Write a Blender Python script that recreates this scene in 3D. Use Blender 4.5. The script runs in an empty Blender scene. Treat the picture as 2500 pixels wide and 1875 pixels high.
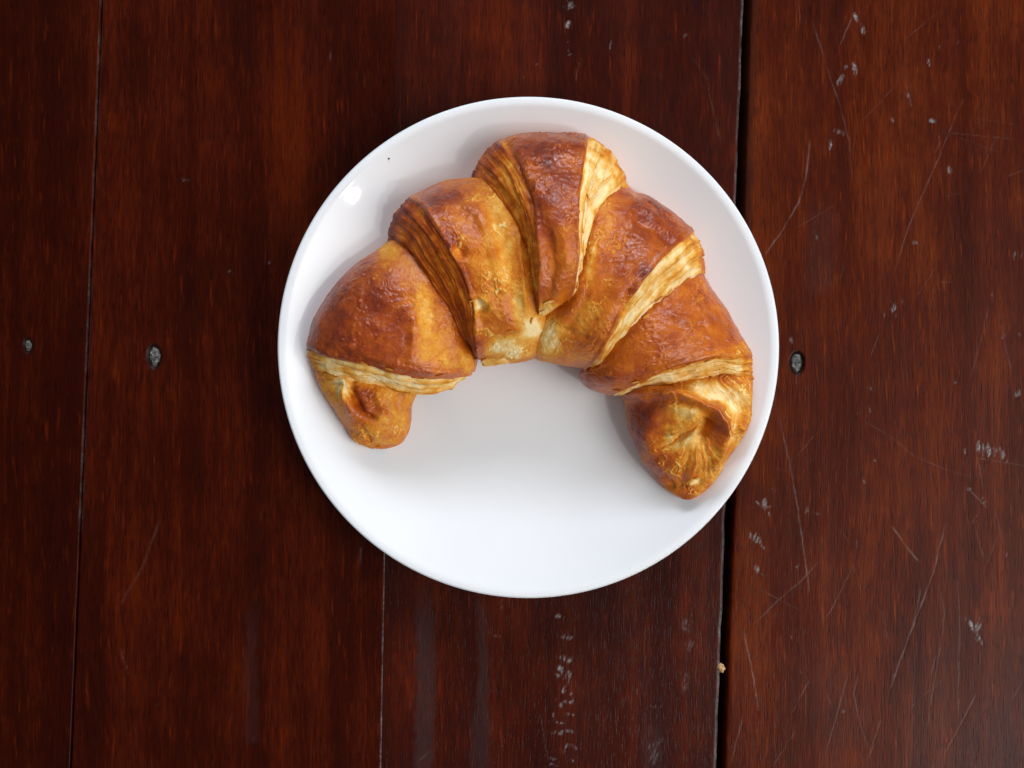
import bpy, math
import numpy as np
from mathutils import Vector

# ------------------------------------------------------------------ camera, world, light, exposure
SC = bpy.context.scene
COL = SC.collection
CAM_Z = 0.448          # metres above the table top
FPX = 2929.0           # focal length in photograph pixels (2500 wide)

cam_d = bpy.data.cameras.new('camera')
cam = bpy.data.objects.new('camera', cam_d)
COL.objects.link(cam)
cam.location = (0, 0, CAM_Z)
cam.rotation_euler = (0, 0, 0)
cam_d.sensor_width = 36.0
cam_d.lens = 36.0 * FPX / 2500.0
cam_d.clip_start = 0.01
cam_d.clip_end = 50
SC.camera = cam

world = bpy.data.worlds.new('World')
SC.world = world
world.use_nodes = True
bg = world.node_tree.nodes['Background']
bg.inputs['Color'].default_value = (0.86, 0.92, 1.0, 1)
bg.inputs['Strength'].default_value = 0.20


def area(name, loc, target, sx, sy, power, color):
    d = bpy.data.lights.new(name, 'AREA')
    d.shape = 'RECTANGLE'
    d.size = sx
    d.size_y = sy
    d.energy = power
    d.color = color
    o = bpy.data.objects.new(name, d)
    COL.objects.link(o)
    o.location = loc
    o.rotation_euler = (Vector(target) - Vector(loc)).to_track_quat('-Z', 'Y').to_euler()
    return o


# daylight: a wide soft opening to the right, a small bright gap of sky in it, and a low wide opening on the far side
ro = area('right_opening_light', (1.02, -0.30, 0.98), (0.06, 0.00, 0.02), 1.30, 1.20, 2.9, (1.0, 0.985, 0.96))
ro.data.spread = math.radians(56)
area('sky_gap_light', (0.715, -0.541, 1.148), (0, 0, 0.02), 0.056, 0.046, 1.7, (1.0, 1.0, 1.0))
fo = area('far_opening_light', (0.12, 1.62, 1.02), (0.05, 0.03, 0.03), 1.7, 0.44, 5.5, (0.84, 0.91, 1.0))
fo.data.spread = math.radians(75)

SC.view_settings.view_transform = 'Standard'
SC.view_settings.look = 'None'
SC.view_settings.exposure = 0.20
SC.view_settings.gamma = 1.0
SC.render.resolution_x = 1024
SC.render.resolution_y = 768


# ------------------------------------------------------------------ numeric helpers
def px2w(px, py, z):
    k = (CAM_Z - z) / FPX
    return (px - 1250.0) * k, -(py - 937.5) * k


def w2px(x, y, z):
    k = FPX / (CAM_Z - z)
    return x * k + 1250.0, -y * k + 937.5


def sstep(a, b, x):
    t = np.clip((x - a) / (b - a), 0, 1)
    return t * t * (3 - 2 * t)


def _hash(ix, iy, iz, seed):
    h = (ix.astype(np.uint32) * np.uint32(374761393) + iy.astype(np.uint32) * np.uint32(668265263)
         + iz.astype(np.uint32) * np.uint32(2147483647) + np.uint32((seed * 974711) & 0xffffffff))
    h = (h ^ (h >> np.uint32(13))) * np.uint32(1274126177)
    h = (h ^ (h >> np.uint32(16))) * np.uint32(2246822519)
    h = h ^ (h >> np.uint32(13))
    return h.astype(np.float64) / 4294967295.0


def vnoise(x, y, z, seed=0):
    """smooth value noise in -1..1"""
    x, y, z = np.broadcast_arrays(np.asarray(x, float), np.asarray(y, float), np.asarray(z, float))
    # turn the lattice so that it never lines up with the mesh or the picture
    x, y, z = (0.64 * x + 0.60 * y + 0.48 * z + 7.3, -0.77 * x + 0.50 * y + 0.40 * z + 3.1, -0.0016 * x - 0.625 * y + 0.78 * z + 11.7)
    xi = np.floor(x); yi = np.floor(y); zi = np.floor(z)
    fx = x - xi; fy = y - yi; fz = z - zi
    fx = fx * fx * fx * (fx * (fx * 6 - 15) + 10)
    fy = fy * fy * fy * (fy * (fy * 6 - 15) + 10)
    fz = fz * fz * fz * (fz * (fz * 6 - 15) + 10)
    xi = xi.astype(np.int64); yi = yi.astype(np.int64); zi = zi.astype(np.int64)
    r = 0
    for dx in (0, 1):
        wx = fx if dx else 1 - fx
        for dy in (0, 1):
            wy = fy if dy else 1 - fy
            for dz in (0, 1):
                wz = fz if dz else 1 - fz
                r = r + wx * wy * wz * _hash(xi + dx, yi + dy, zi + dz, seed)
    return r * 2 - 1


def fbm(x, y, z, seed=0, octv=3, gain=0.5):
    r = 0; a = 1.0; n = 0
    for i in range(octv):
        r = r + a * vnoise(x * 2.03 ** i, y * 2.03 ** i, z * 2.03 ** i, seed + i * 17)
        n += a; a *= gain
    return r / n


def domes(x, y, z, seed, rmin, rmax, keep):
    """rounded blisters scattered one to a cell, 0..1"""
    x, y, z = (0.64 * x + 0.60 * y + 0.48 * z, -0.77 * x + 0.50 * y + 0.40 * z, -0.625 * y + 0.78 * z)
    xi = np.floor(x).astype(np.int64); yi = np.floor(y).astype(np.int64); zi = np.floor(z).astype(np.int64)
    best = np.zeros(x.shape)
    for dx in (-1, 0, 1):
        for dy in (-1, 0, 1):
            for dz in (-1, 0, 1):
                a, b, c = xi + dx, yi + dy, zi + dz
                px_ = a + _hash(a, b, c, seed); py_ = b + _hash(a, b, c, seed + 1); pz_ = c + _hash(a, b, c, seed + 2)
                h = _hash(a, b, c, seed + 3)
                r = rmin + (rmax - rmin) * h ** 2
                q = 1 - ((x - px_) ** 2 + (y - py_) ** 2 + (z - pz_) ** 2) / r ** 2
                best = np.maximum(best, np.where(_hash(a, b, c, seed + 4) < keep, np.sqrt(np.maximum(q, 0)) * r / rmax, 0))
    return best


def hermite(xs, Y, x):
    """C1 cubic through rows Y (M, ...) at xs, evaluated at x (n,)"""
    xs = np.asarray(xs, float); Y = np.asarray(Y, float); x = np.asarray(x, float)
    d = np.diff(Y, axis=0) / np.diff(xs).reshape((-1,) + (1,) * (Y.ndim - 1))
    m = np.empty_like(Y)
    m[0] = d[0]; m[-1] = d[-1]
    if len(xs) > 2:
        h = np.diff(xs)
        w = (h[1:] / (h[1:] + h[:-1])).reshape((-1,) + (1,) * (Y.ndim - 1))
        m[1:-1] = d[:-1] * w + d[1:] * (1 - w)
    i = np.clip(np.searchsorted(xs, x, side='right') - 1, 0, len(xs) - 2)
    h = (xs[i + 1] - xs[i])
    t = (x - xs[i]) / h
    sh = (-1,) + (1,) * (Y.ndim - 1)
    t = t.reshape(sh); h = h.reshape(sh)
    t2 = t * t; t3 = t2 * t
    return ((2 * t3 - 3 * t2 + 1) * Y[i] + (t3 - 2 * t2 + t) * h * m[i]
            + (-2 * t3 + 3 * t2) * Y[i + 1] + (t3 - t2) * h * m[i + 1])


def resample(pts, tau):
    pts = np.asarray(pts, float)
    d = np.r_[0, np.cumsum(np.hypot(*np.diff(pts, axis=0).T))]
    return hermite(d / d[-1], pts, tau)


def seg_dist(px, py, poly):
    """distance to a polyline, and the fraction along it"""
    poly = np.asarray(poly, float)
    best = np.full(px.shape, 1e9); frac = np.zeros(px.shape)
    L = np.r_[0, np.cumsum(np.hypot(*np.diff(poly, axis=0).T))]
    for i in range(len(poly) - 1):
        a = poly[i]; b = poly[i + 1]; e = b - a; n2 = e @ e + 1e-9
        t = np.clip(((px - a[0]) * e[0] + (py - a[1]) * e[1]) / n2, 0, 1)
        d = np.hypot(px - a[0] - t * e[0], py - a[1] - t * e[1])
        k = d < best
        best = np.where(k, d, best)
        frac = np.where(k, (L[i] + t * math.sqrt(n2)) / L[-1], frac)
    return best, frac


def grid_normals(V, closed):
    if closed:
        dt = np.roll(V, -1, 1) - np.roll(V, 1, 1)
    else:
        dt = np.gradient(V, axis=1)
    ds = np.gradient(V, axis=0)
    n = np.cross(ds, dt)
    l = np.linalg.norm(n, axis=2, keepdims=True)
    return n / np.maximum(l, 1e-12)


def grid_object(name, V, mat, parent=None, N=None, attrs=None, closed=False, flip=False):
    ns, nt = V.shape[:2]
    idx = np.arange(ns * nt).reshape(ns, nt)
    if closed:
        b = np.roll(idx, -1, 1)
        q = np.stack([idx[:-1], idx[1:], b[1:], b[:-1]], -1).reshape(-1, 4)
    else:
        q = np.stack([idx[:-1, :-1], idx[1:, :-1], idx[1:, 1:], idx[:-1, 1:]], -1).reshape(-1, 4)
    if flip:
        q = q[:, ::-1]
    return mesh_object(name, V.reshape(-1, 3), q, mat, parent,
                       None if N is None else N.reshape(-1, 3),
                       None if attrs is None else {k: a.reshape(-1) for k, a in attrs.items()})


def mesh_object(name, V, quads, mat, parent=None, N=None, attrs=None, smooth=True):
    me = bpy.data.meshes.new(name)
    nf = len(quads)
    me.vertices.add(len(V)); me.loops.add(nf * 4); me.polygons.add(nf)
    me.vertices.foreach_set('co', np.ascontiguousarray(V, np.float32).ravel())
    me.loops.foreach_set('vertex_index', np.ascontiguousarray(quads, np.int32).ravel())
    me.polygons.foreach_set('loop_start', np.arange(nf, dtype=np.int32) * 4)
    me.polygons.foreach_set('use_smooth', np.full(nf, smooth, bool))
    me.update(calc_edges=True)
    if attrs:
        for k, a in attrs.items():
            at = me.attributes.new(k, 'FLOAT', 'POINT')
            at.data.foreach_set('value', np.ascontiguousarray(a, np.float32))
    if N is not None:
        me.normals_split_custom_set_from_vertices(np.ascontiguousarray(N, np.float32))
    me.materials.append(mat)
    o = bpy.data.objects.new(name, me)
    COL.objects.link(o)
    if parent is not None:
        o.parent = parent
    return o


def empty(name, loc=(0, 0, 0)):
    o = bpy.data.objects.new(name, None)
    COL.objects.link(o)
    o.location = loc
    return o


def tag(o, label, cat=None, group=None):
    o['label'] = label
    if cat: o['category'] = cat
    if group: o['group'] = group
    return o


# ------------------------------------------------------------------ node helpers
class NT:
    def __init__(self, name):
        self.mat = bpy.data.materials.new(name)
        self.mat.use_nodes = True
        self.t = self.mat.node_tree
        self.b = self.t.nodes['Principled BSDF']

    def n(self, typ, **kw):
        nd = self.t.nodes.new(typ)
        for k, v in kw.items():
            if k.startswith('i_'):
                key = k[2:].replace('_', ' ')
                nd.inputs[key].default_value = v
            else:
                setattr(nd, k, v)
        return nd

    def l(self, a, b):
        self.t.links.new(a, b)

    def attr(self, name):
        return self.n('ShaderNodeAttribute', attribute_name=name).outputs['Fac']

    def math(self, op, a, b=None, c=None, clamp=False):
        nd = self.n('ShaderNodeMath', operation=op, use_clamp=clamp)
        for i, v in enumerate((a, b, c)):
            if v is None: continue
            if isinstance(v, (int, float)): nd.inputs[i].default_value = v
            else: self.l(v, nd.inputs[i])
        return nd.outputs[0]

    def mapping(self, vec, scale=(1, 1, 1), rot=(0, 0, 0), loc=(0, 0, 0)):
        m = self.n('ShaderNodeMapping')
        m.inputs['Scale'].default_value = scale
        m.inputs['Rotation'].default_value = rot
        m.inputs['Location'].default_value = loc
        self.l(vec, m.inputs['Vector'])
        return m.outputs[0]

    def noise(self, vec, scale, detail=3, rough=0.55, dist=0.0):
        nd = self.n('ShaderNodeTexNoise')
        nd.inputs['Scale'].default_value = scale
        nd.inputs['Detail'].default_value = detail
        nd.inputs['Roughness'].default_value = rough
        nd.inputs['Distortion'].default_value = dist
        self.l(vec, nd.inputs['Vector'])
        return nd.outputs['Fac']

    def ramp(self, fac, stops, interp='LINEAR'):
        r = self.n('ShaderNodeValToRGB')
        r.color_ramp.interpolation = interp
        el = r.color_ramp.elements
        while len(el) < len(stops): el.new(0.5)
        for e, (p, c) in zip(el, stops):
            e.position = p
            e.color = (c[0], c[1], c[2], 1) if not isinstance(c, (int, float)) else (c, c, c, 1)
        self.l(fac, r.inputs[0])
        return r.outputs['Color']

    def mix(self, fac, a, b, typ='MIX'):
        nd = self.n('ShaderNodeMix', data_type='RGBA', blend_type=typ)
        for sock, v in ((nd.inputs[0], fac), (nd.inputs[6], a), (nd.inputs[7], b)):
            if isinstance(v, (int, float)): sock.default_value = v
            elif isinstance(v, tuple): sock.default_value = (v[0], v[1], v[2], 1)
            else: self.l(v, sock)
        return nd.outputs[2]

    def bump(self, height, strength, dist, normal=None):
        nd = self.n('ShaderNodeBump')
        nd.inputs['Strength'].default_value = strength
        nd.inputs['Distance'].default_value = dist
        self.l(height, nd.inputs['Height'])
        if normal is not None: self.l(normal, nd.inputs['Normal'])
        return nd.outputs[0]


def srgb(r, g, b):
    f = lambda c: (c / 255 / 12.92) if c / 255 <= 0.04045 else ((c / 255 + 0.055) / 1.055) ** 2.4
    return (f(r), f(g), f(b))


# ------------------------------------------------------------------ materials
def wood_material(name, seed, dark, mid, light, rough=0.34, spec=0.1):
    m = NT(name)
    co = m.n('ShaderNodeTexCoord').outputs['Object']
    off = (seed * 1.37, seed * 0.73, 0)
    wob = m.mapping(co, (6, 2.2, 1), loc=off)
    wn = m.n('ShaderNodeTexNoise'); wn.inputs['Scale'].default_value = 1.6; wn.inputs['Detail'].default_value = 2
    m.l(wob, wn.inputs['Vector'])
    # gentle waviness of the grain
    sub = m.n('ShaderNodeVectorMath', operation='SUBTRACT'); m.l(wn.outputs['Color'], sub.inputs[0]); sub.inputs[1].default_value = (0.5, 0.5, 0.5)
    scl = m.n('ShaderNodeVectorMath', operation='MULTIPLY'); m.l(sub.outputs[0], scl.inputs[0]); scl.inputs[1].default_value = (0.016, 0, 0)
    add = m.n('ShaderNodeVectorMath', operation='ADD'); m.l(co, add.inputs[0]); m.l(scl.outputs[0], add.inputs[1])
    g = add.outputs[0]
    broad = m.noise(m.mapping(g, (48, 1.7, 1), loc=off), 1.0, 5, 0.62, 0.3)
    fig = m.noise(m.mapping(g, (420, 22, 1), loc=off), 1.0, 4, 0.66, 0.5)
    fib = m.noise(m.mapping(g, (1700, 110, 1), loc=off), 1.0, 3, 0.6)
    pores = m.noise(m.mapping(g, (1700, 190, 1), loc=off), 1.0, 2, 0.5)
    mott = m.noise(m.mapping(g, (26, 17, 1), loc=off), 1.0, 5, 0.65)
    s = m.math('MULTIPLY', broad, 0.44)
    s = m.math('MULTIPLY_ADD', fig, 0.15, s)
    s = m.math('MULTIPLY_ADD', fib, 0.25, s)
    s = m.math('MULTIPLY_ADD', mott, 0.28, s)
    colr = m.ramp(s, [(0.40, dark), (0.56, mid), (0.73, light)])
    pf = m.ramp(pores, [(0.30, 1.0), (0.43, 0.0)])
    colr = m.mix(m.math('MULTIPLY', pf, 0.55), colr, (dark[0] * 0.35, dark[1] * 0.35, dark[2] * 0.5))
    # stray orange fibres
    orf = m.noise(m.mapping(g, (700, 60, 1), loc=(seed * 3.1, 0.4, 0)), 1.0, 3, 0.6)
    colr = m.mix(m.math('MULTIPLY', m.ramp(orf, [(0.60, 0.0), (0.74, 1.0)]), 0.5), colr, (light[0] * 1.5, light[1] * 1.5, light[2] * 1.2))
    # worn varnish (greyish), chips and scratches are attributes of the board
    wear = m.attr('wear'); scr = m.attr('scratch'); haze = m.attr('haze'); soot = m.attr('grime')
    tooth = m.noise(m.mapping(co, (900, 130, 1)), 1.0, 3, 0.6)
    tf = m.ramp(tooth, [(0.40, 0.0), (0.58, 1.0)])
    wf = m.math('MULTIPLY', wear, m.math('MULTIPLY_ADD', tf, 0.75, 0.25), clamp=True)
    grain2 = m.noise(co, 900, 3, 0.6)
    wcol = m.ramp(grain2, [(0.35, (0.10, 0.085, 0.08)), (0.65, (0.33, 0.30, 0.29))])
    colr = m.mix(m.math('MULTIPLY', haze, 0.55), colr, (0.035, 0.024, 0.024))
    sn = m.ramp(m.noise(m.mapping(co, (130, 130, 1), loc=(seed, 2, 0)), 1.0, 3, 0.6), [(0.38, 0.15), (0.6, 1.0)])
    colr = m.mix(m.math('MULTIPLY', m.math('MULTIPLY', scr, sn), 0.58), colr, (0.22, 0.15, 0.13))
    colr = m.mix(wf, colr, wcol)
    colr = m.mix(soot, colr, (0.006, 0.004, 0.003))
    m.l(colr, m.b.inputs['Base Color'])
    smear = m.noise(m.mapping(co, (60, 14, 1), loc=(seed, 5, 0)), 1.0, 4, 0.6)
    r = m.math('MULTIPLY_ADD', smear, 0.22, rough - 0.10)
    r = m.math('MULTIPLY_ADD', wf, 0.25, r)
    r = m.math('MULTIPLY_ADD', haze, 0.10, r, clamp=True)
    m.l(r, m.b.inputs['Roughness'])
    m.b.inputs['Specular IOR Level'].default_value = spec
    hgt = m.math('MULTIPLY_ADD', fib, 0.35, m.math('MULTIPLY', fig, 0.5))
    hgt = m.math('SUBTRACT', hgt, m.math('MULTIPLY', wf, 1.0))
    hgt = m.math('SUBTRACT', hgt, m.math('MULTIPLY', scr, 0.30))
    hgt = m.math('SUBTRACT', hgt, m.math('MULTIPLY', pf, 0.25))
    m.l(m.bump(hgt, 0.55, 0.00022), m.b.inputs['Normal'])
    return m.mat


def plate_material():
    m = NT('white_glazed_ceramic')
    co = m.n('ShaderNodeTexCoord').outputs['Object']
    n = m.noise(co, 30, 3, 0.5)
    m.l(m.ramp(n, [(0.3, (0.79, 0.795, 0.81)), (0.7, (0.815, 0.82, 0.83))]), m.b.inputs['Base Color'])
    sm = m.noise(m.mapping(co, (1, 1.6, 1)), 22, 4, 0.6)
    m.l(m.ramp(sm, [(0.35, 0.02), (0.7, 0.045)]), m.b.inputs['Roughness'])
    m.b.inputs['Specular IOR Level'].default_value = 0.34
    m.b.inputs['Subsurface Weight'].default_value = 0.0
    scr = m.noise(m.mapping(co, (30, 420, 1), rot=(0, 0, 0.9)), 1.0, 2, 0.5)
    m.l(m.bump(m.math('ADD', m.noise(co, 120, 2, 0.5), m.math('MULTIPLY', scr, 0.15)), 0.06, 0.0004), m.b.inputs['Normal'])
    return m.mat


def pastry_material():
    m = NT('baked_pastry')
    co = m.n('ShaderNodeTexCoord').outputs['Object']
    br = m.attr('brown'); gl = m.attr('gloss')
    n1 = m.noise(co, 170, 4, 0.65, 0.4)
    n2 = m.noise(co, 620, 4, 0.65, 0.6)
    n3 = m.noise(co, 1900, 3, 0.6)
    f = m.math('MULTIPLY_ADD', m.math('SUBTRACT', n1, 0.5), 0.20, br)
    f = m.math('MULTIPLY_ADD', m.math('SUBTRACT', n2, 0.5), 0.24, f)
    f = m.math('MULTIPLY_ADD', m.math('SUBTRACT', n3, 0.5), 0.18, f, clamp=True)
    c = m.ramp(f, [(0.00, (0.90, 0.70, 0.36)), (0.14, (0.81, 0.47, 0.120)), (0.30, (0.69, 0.285, 0.032)),
                   (0.48, (0.53, 0.125, 0.0050)), (0.66, (0.33, 0.050, 0.0022)), (0.83, (0.165, 0.0180, 0.0026)), (1.0, (0.088, 0.0085, 0.0030))])
    m.l(c, m.b.inputs['Base Color'])
    rr = m.ramp(gl, [(0.0, 0.55), (1.0, 0.30)])
    rv = m.math('MULTIPLY_ADD', m.math('SUBTRACT', n2, 0.5), 0.25, rr)
    m.l(rv, m.b.inputs['Roughness'])
    m.l(m.ramp(gl, [(0.0, 0.08), (1.0, 0.34)]), m.b.inputs['Specular IOR Level'])
    m.b.inputs['Subsurface Weight'].default_value = 0.0
    m.b.inputs['Subsurface Radius'].default_value = (1.0, 0.45, 0.15)
    m.b.inputs['Subsurface Scale'].default_value = 0.0018
    m.l(m.math('MULTIPLY', gl, 0.70), m.b.inputs['Coat Weight'])
    m.b.inputs['Coat Roughness'].default_value = 0.13
    m.b.inputs['Coat IOR'].default_value = 1.45
    # fine blistering and flaking of the crust
    h = m.math('MULTIPLY_ADD', n2, 1.0, m.math('MULTIPLY', n3, 0.35))
    b1 = m.bump(h, 0.52, 0.00045)
    m.l(b1, m.b.inputs['Coat Normal'])
    m.l(b1, m.b.inputs['Normal'])
    return m.mat


def plain(name, stops, scale, rough, bumpd=0.0003):
    m = NT(name)
    co = m.n('ShaderNodeTexCoord').outputs['Object']
    n = m.noise(co, scale, 4, 0.65)
    m.l(m.ramp(n, stops), m.b.inputs['Base Color'])
    m.b.inputs['Roughness'].default_value = rough
    m.l(m.bump(n, 0.6, bumpd), m.b.inputs['Normal'])
    return m.mat


M_PLATE = plate_material()
M_PASTRY = pastry_material()
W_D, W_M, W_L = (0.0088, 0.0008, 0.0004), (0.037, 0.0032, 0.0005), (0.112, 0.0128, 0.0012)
M_WOOD = [wood_material('varnished_wood_a_dimmed', 1.0, W_D, tuple(c * 0.74 for c in W_M), tuple(c * 0.74 for c in W_L), 0.32, 0.06),  # leftmost board: light falloff to the left is put into its colour
          wood_material('varnished_wood_b_dimmed', 4.0, W_D, tuple(c * 0.86 for c in W_M), tuple(c * 0.88 for c in W_L), 0.32, 0.07),  # next board toned down a little less, for the same dimmer left side
          wood_material('varnished_wood_c', 7.0, W_D, W_M, W_L, 0.30, 0.14),
          wood_material('varnished_wood_d', 11.0, (0.013, 0.0014, 0.0006), (0.064, 0.0076, 0.0012), (0.165, 0.0265, 0.0032), 0.30, 0.10)]
M_PLUG = plain('dark_filler', [(0.36, (0.012, 0.012, 0.011)), (0.54, (0.06, 0.056, 0.05)), (0.66, (0.24, 0.22, 0.20))], 800, 0.34, 0.0012)
M_UNDER = plain('added_backing_dark', [(0.3, (0.010, 0.005, 0.003)), (0.7, (0.03, 0.014, 0.008))], 120, 0.7)
M_CRUMB = plain('dry_crumb', [(0.3, (0.42, 0.21, 0.07)), (0.7, (0.66, 0.42, 0.20))], 900, 0.7, 0.0005)
M_SPECK = plain('dark_speck', [(0.3, (0.03, 0.02, 0.015)), (0.7, (0.08, 0.05, 0.03))], 2000, 0.6)

# ------------------------------------------------------------------ the table
table = empty('wooden_table')
tag(table, 'dark red-brown varnished plank table with scratches, chips and a wide gap', 'table')

Y_TOP, Y_BOT = -190, 2065      # photograph rows the boards run past
# board edges: (x at row 0, x at row 1875)
EDGES = [((-330, -400), (246.5, 170.5)), ((251, 174.5), (964.6, 930.4)),
         ((965.2, 931.0), (1815.5, 1750)), ((1833.5, 1771), (2830, 2770))]
STEP = [0.75, 0.62, 0.40, 0.36]

# chips of varnish: (x, y, width, height, tilt deg, strength)
CHIPS = [
    (2090, 42, 9, 26, -25, .9), (2106, 72, 9, 34, -20, .95), (2088, 172, 11, 34, -12, .95), (2066, 163, 9, 10, 0, .6), (2053, 196, 12, 28, 25, .95),
    (2267, 152, 6, 22, 0, .85), (2340, 102, 4, 26, 0, .6), (2294, 118, 4, 12, 0, .6), (2218, 223, 9, 28, 0, .8), (2278, 294, 16, 13, 10, .8), (2179, 292, 7, 7, 0, .45),
    (2048, 322, 28, 14, 18, .75), (2029, 358, 9, 46, -8, .8), (2318, 415, 13, 16, -30, .5), (2234, 593, 12, 10, 0, .7), (1987, 564, 8, 9, 0, .55), (1995, 580, 4, 22, -20, .4),
    (2178, 746, 5, 34, 0, .95), (2186, 752, 6, 38, -6, .95), (2203, 737, 5, 13, 0, .8), (2160, 770, 3, 12, 0, .4), (1933, 830, 8, 18, 0, .6), (2478, 625, 5, 20, 0, .7), (2495, 628, 6, 12, 0, .6),
    (2450, 820, 10, 18, 10, .8), (2491, 818, 7, 12, 0, .6), (2333, 933, 10, 8, 0, .5), (2424, 722, 6, 6, 0, .6),
    (2124, 948, 9, 20, 0, .9), (2124, 1002, 6, 14, -20, .7), (2150, 1008, 5, 14, 0, .6), (2486, 960, 18, 16, 0, .85), (2356, 1104, 5, 12, 0, .8),
    (2390, 1092, 9, 36, -4, 1), (2402, 1098, 8, 32, -4, .95), (2415, 1100, 12, 38, -8, 1), (2430, 1104, 9, 26, 0, .8), (2446, 1108, 9, 34, -18, .95), (2455, 1116, 6, 34, -20, .8),
    (1892, 1194, 12, 12, 0, .7), (1853, 1228, 6, 22, -35, .7), (1868, 1232, 12, 34, 10, .9), (1876, 1245, 6, 32, -18, .85), (1874, 1236, 22, 9, 0, .7),
    (1832, 1308, 8, 26, -25, .85), (1846, 1314, 14, 22, -15, .85), (1857, 1318, 7, 24, -20, .8), (1866, 1336, 5, 22, -35, .55), (1850, 1390, 10, 22, -15, .85), (1858, 1402, 4, 14, -25, .5),
    (2374, 1528, 8, 34, -20, .95), (2384, 1546, 14, 40, -10, 1), (2392, 1524, 9, 36, 8, .9), (2394, 1562, 8, 26, -25, .9), (2358, 1520, 6, 30, 0, .7),
    (2378, 1274, 12, 12, 0, .85), (2384, 1262, 4, 30, 5, .8), (2404, 1222, 10, 22, -35, .5), (2456, 1354, 8, 12, 0, .6), (1949, 1559, 5, 14, 5, .9), (1932, 1556, 4, 8, 0, .5),
    (2365, 1195, 12, 8, 0, .5), (1972, 1246, 14, 9, -30, .4), (1995, 1257, 8, 8, 0, .4), (2110, 1174, 6, 7, 0, .6), (2085, 1160, 5, 7, 0, .5), (2095, 1328, 3, 22, 0, .5), (2135, 1121, 10, 5, 0, .5),
    (1948, 1382, 14, 6, 0, .35), (2060, 1738, 8, 10, 0, .3), (1957, 1640, 6, 10, -20, .45), (2096, 1010, 5, 8, 0, .3),
    # chain of chips on the middle board
    (1364, 1504, 14, 14, 10, .75), (1378, 1509, 10, 8, 0, .6), (1372, 1554, 20, 9, 20, .6), (1392, 1556, 20, 9, -15, .75), (1366, 1606, 18, 7, 15, .8), (1379, 1606, 10, 18, -20, .85), (1393, 1612, 14, 9, -30, .6),
    (1368, 1634, 10, 22, -18, .9), (1377, 1644, 14, 30, -18, 1), (1390, 1648, 8, 20, -10, .8), (1364, 1650, 18, 6, 20, .6), (1380, 1686, 11, 18, 0, .95), (1392, 1692, 8, 12, -30, .6), (1388, 1664, 3, 26, 8, .4),
    (1362, 1712, 12, 8, 20, .6), (1376, 1718, 22, 14, -20, .75), (1396, 1712, 12, 9, -30, .6), (1352, 1744, 5, 16, 10, .55), (1392, 1744, 22, 6, 18, .45), (1358, 1762, 12, 8, 10, .6), (1374, 1764, 14, 7, -15, .6),
    (1352, 1787, 16, 7, 0, .6), (1370, 1790, 14, 12, -20, .8), (1390, 1784, 22, 8, 20, .6), (1388, 1822, 18, 10, -15, .8), (1404, 1826, 14, 6, 18, .5), (1378, 1832, 10, 12, -20, .7), (1352, 1852, 20, 6, 10, .45), (1356, 1869, 26, 7, 10, .65), (1395, 1856, 18, 6, 15, .5),
    (1389, 8, 22, 16, 0, .8), (1390, 18, 34, 8, 0, .75), (1386, 58, 13, 18, 10, .85), (1397, 38, 10, 16, 20, .6), (1388, 104, 8, 8, 0, .55), (1391, 134, 11, 7, 0, .55), (1389, 120, 4, 12, 0, .4),
    (1490, 112, 4, 26, 8, .5), (1672, 88, 6, 14, 0, .6), (1278, 190, 5, 6, 0, .5), (1312, 157, 10, 4, -20, .3),
    (1214, 1552, 18, 6, 10, .35), (1225, 1475, 8, 22, 0, .3), (1677, 1526, 22, 34, 0, .3), (1688, 1575, 30, 30, 20, .25), (1690, 1512, 6, 26, 0, .4), (1676, 1668, 18, 50, 10, .3), (1596, 1836, 28, 60, 10, .34), (1610, 1815, 8, 40, 20, .4),
    (1555, 1690, 4, 18, 0, .5), (1603, 1725, 34, 5, 0, .25), (1205, 1688, 20, 6, 0, .3),
    (658, 641, 22, 3, -3, .55), (452, 438, 20, 5, 5, .25), (181, 427, 4, 14, -35, .4), (561, 664, 18, 3, 12, .3), (788, 1660, 4, 12, 0, .6), (386, 1720, 5, 6, 0, .4), (345, 1015, 3, 3, 0, .5), (442, 738, 8, 5, 0, .2),
]
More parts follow.
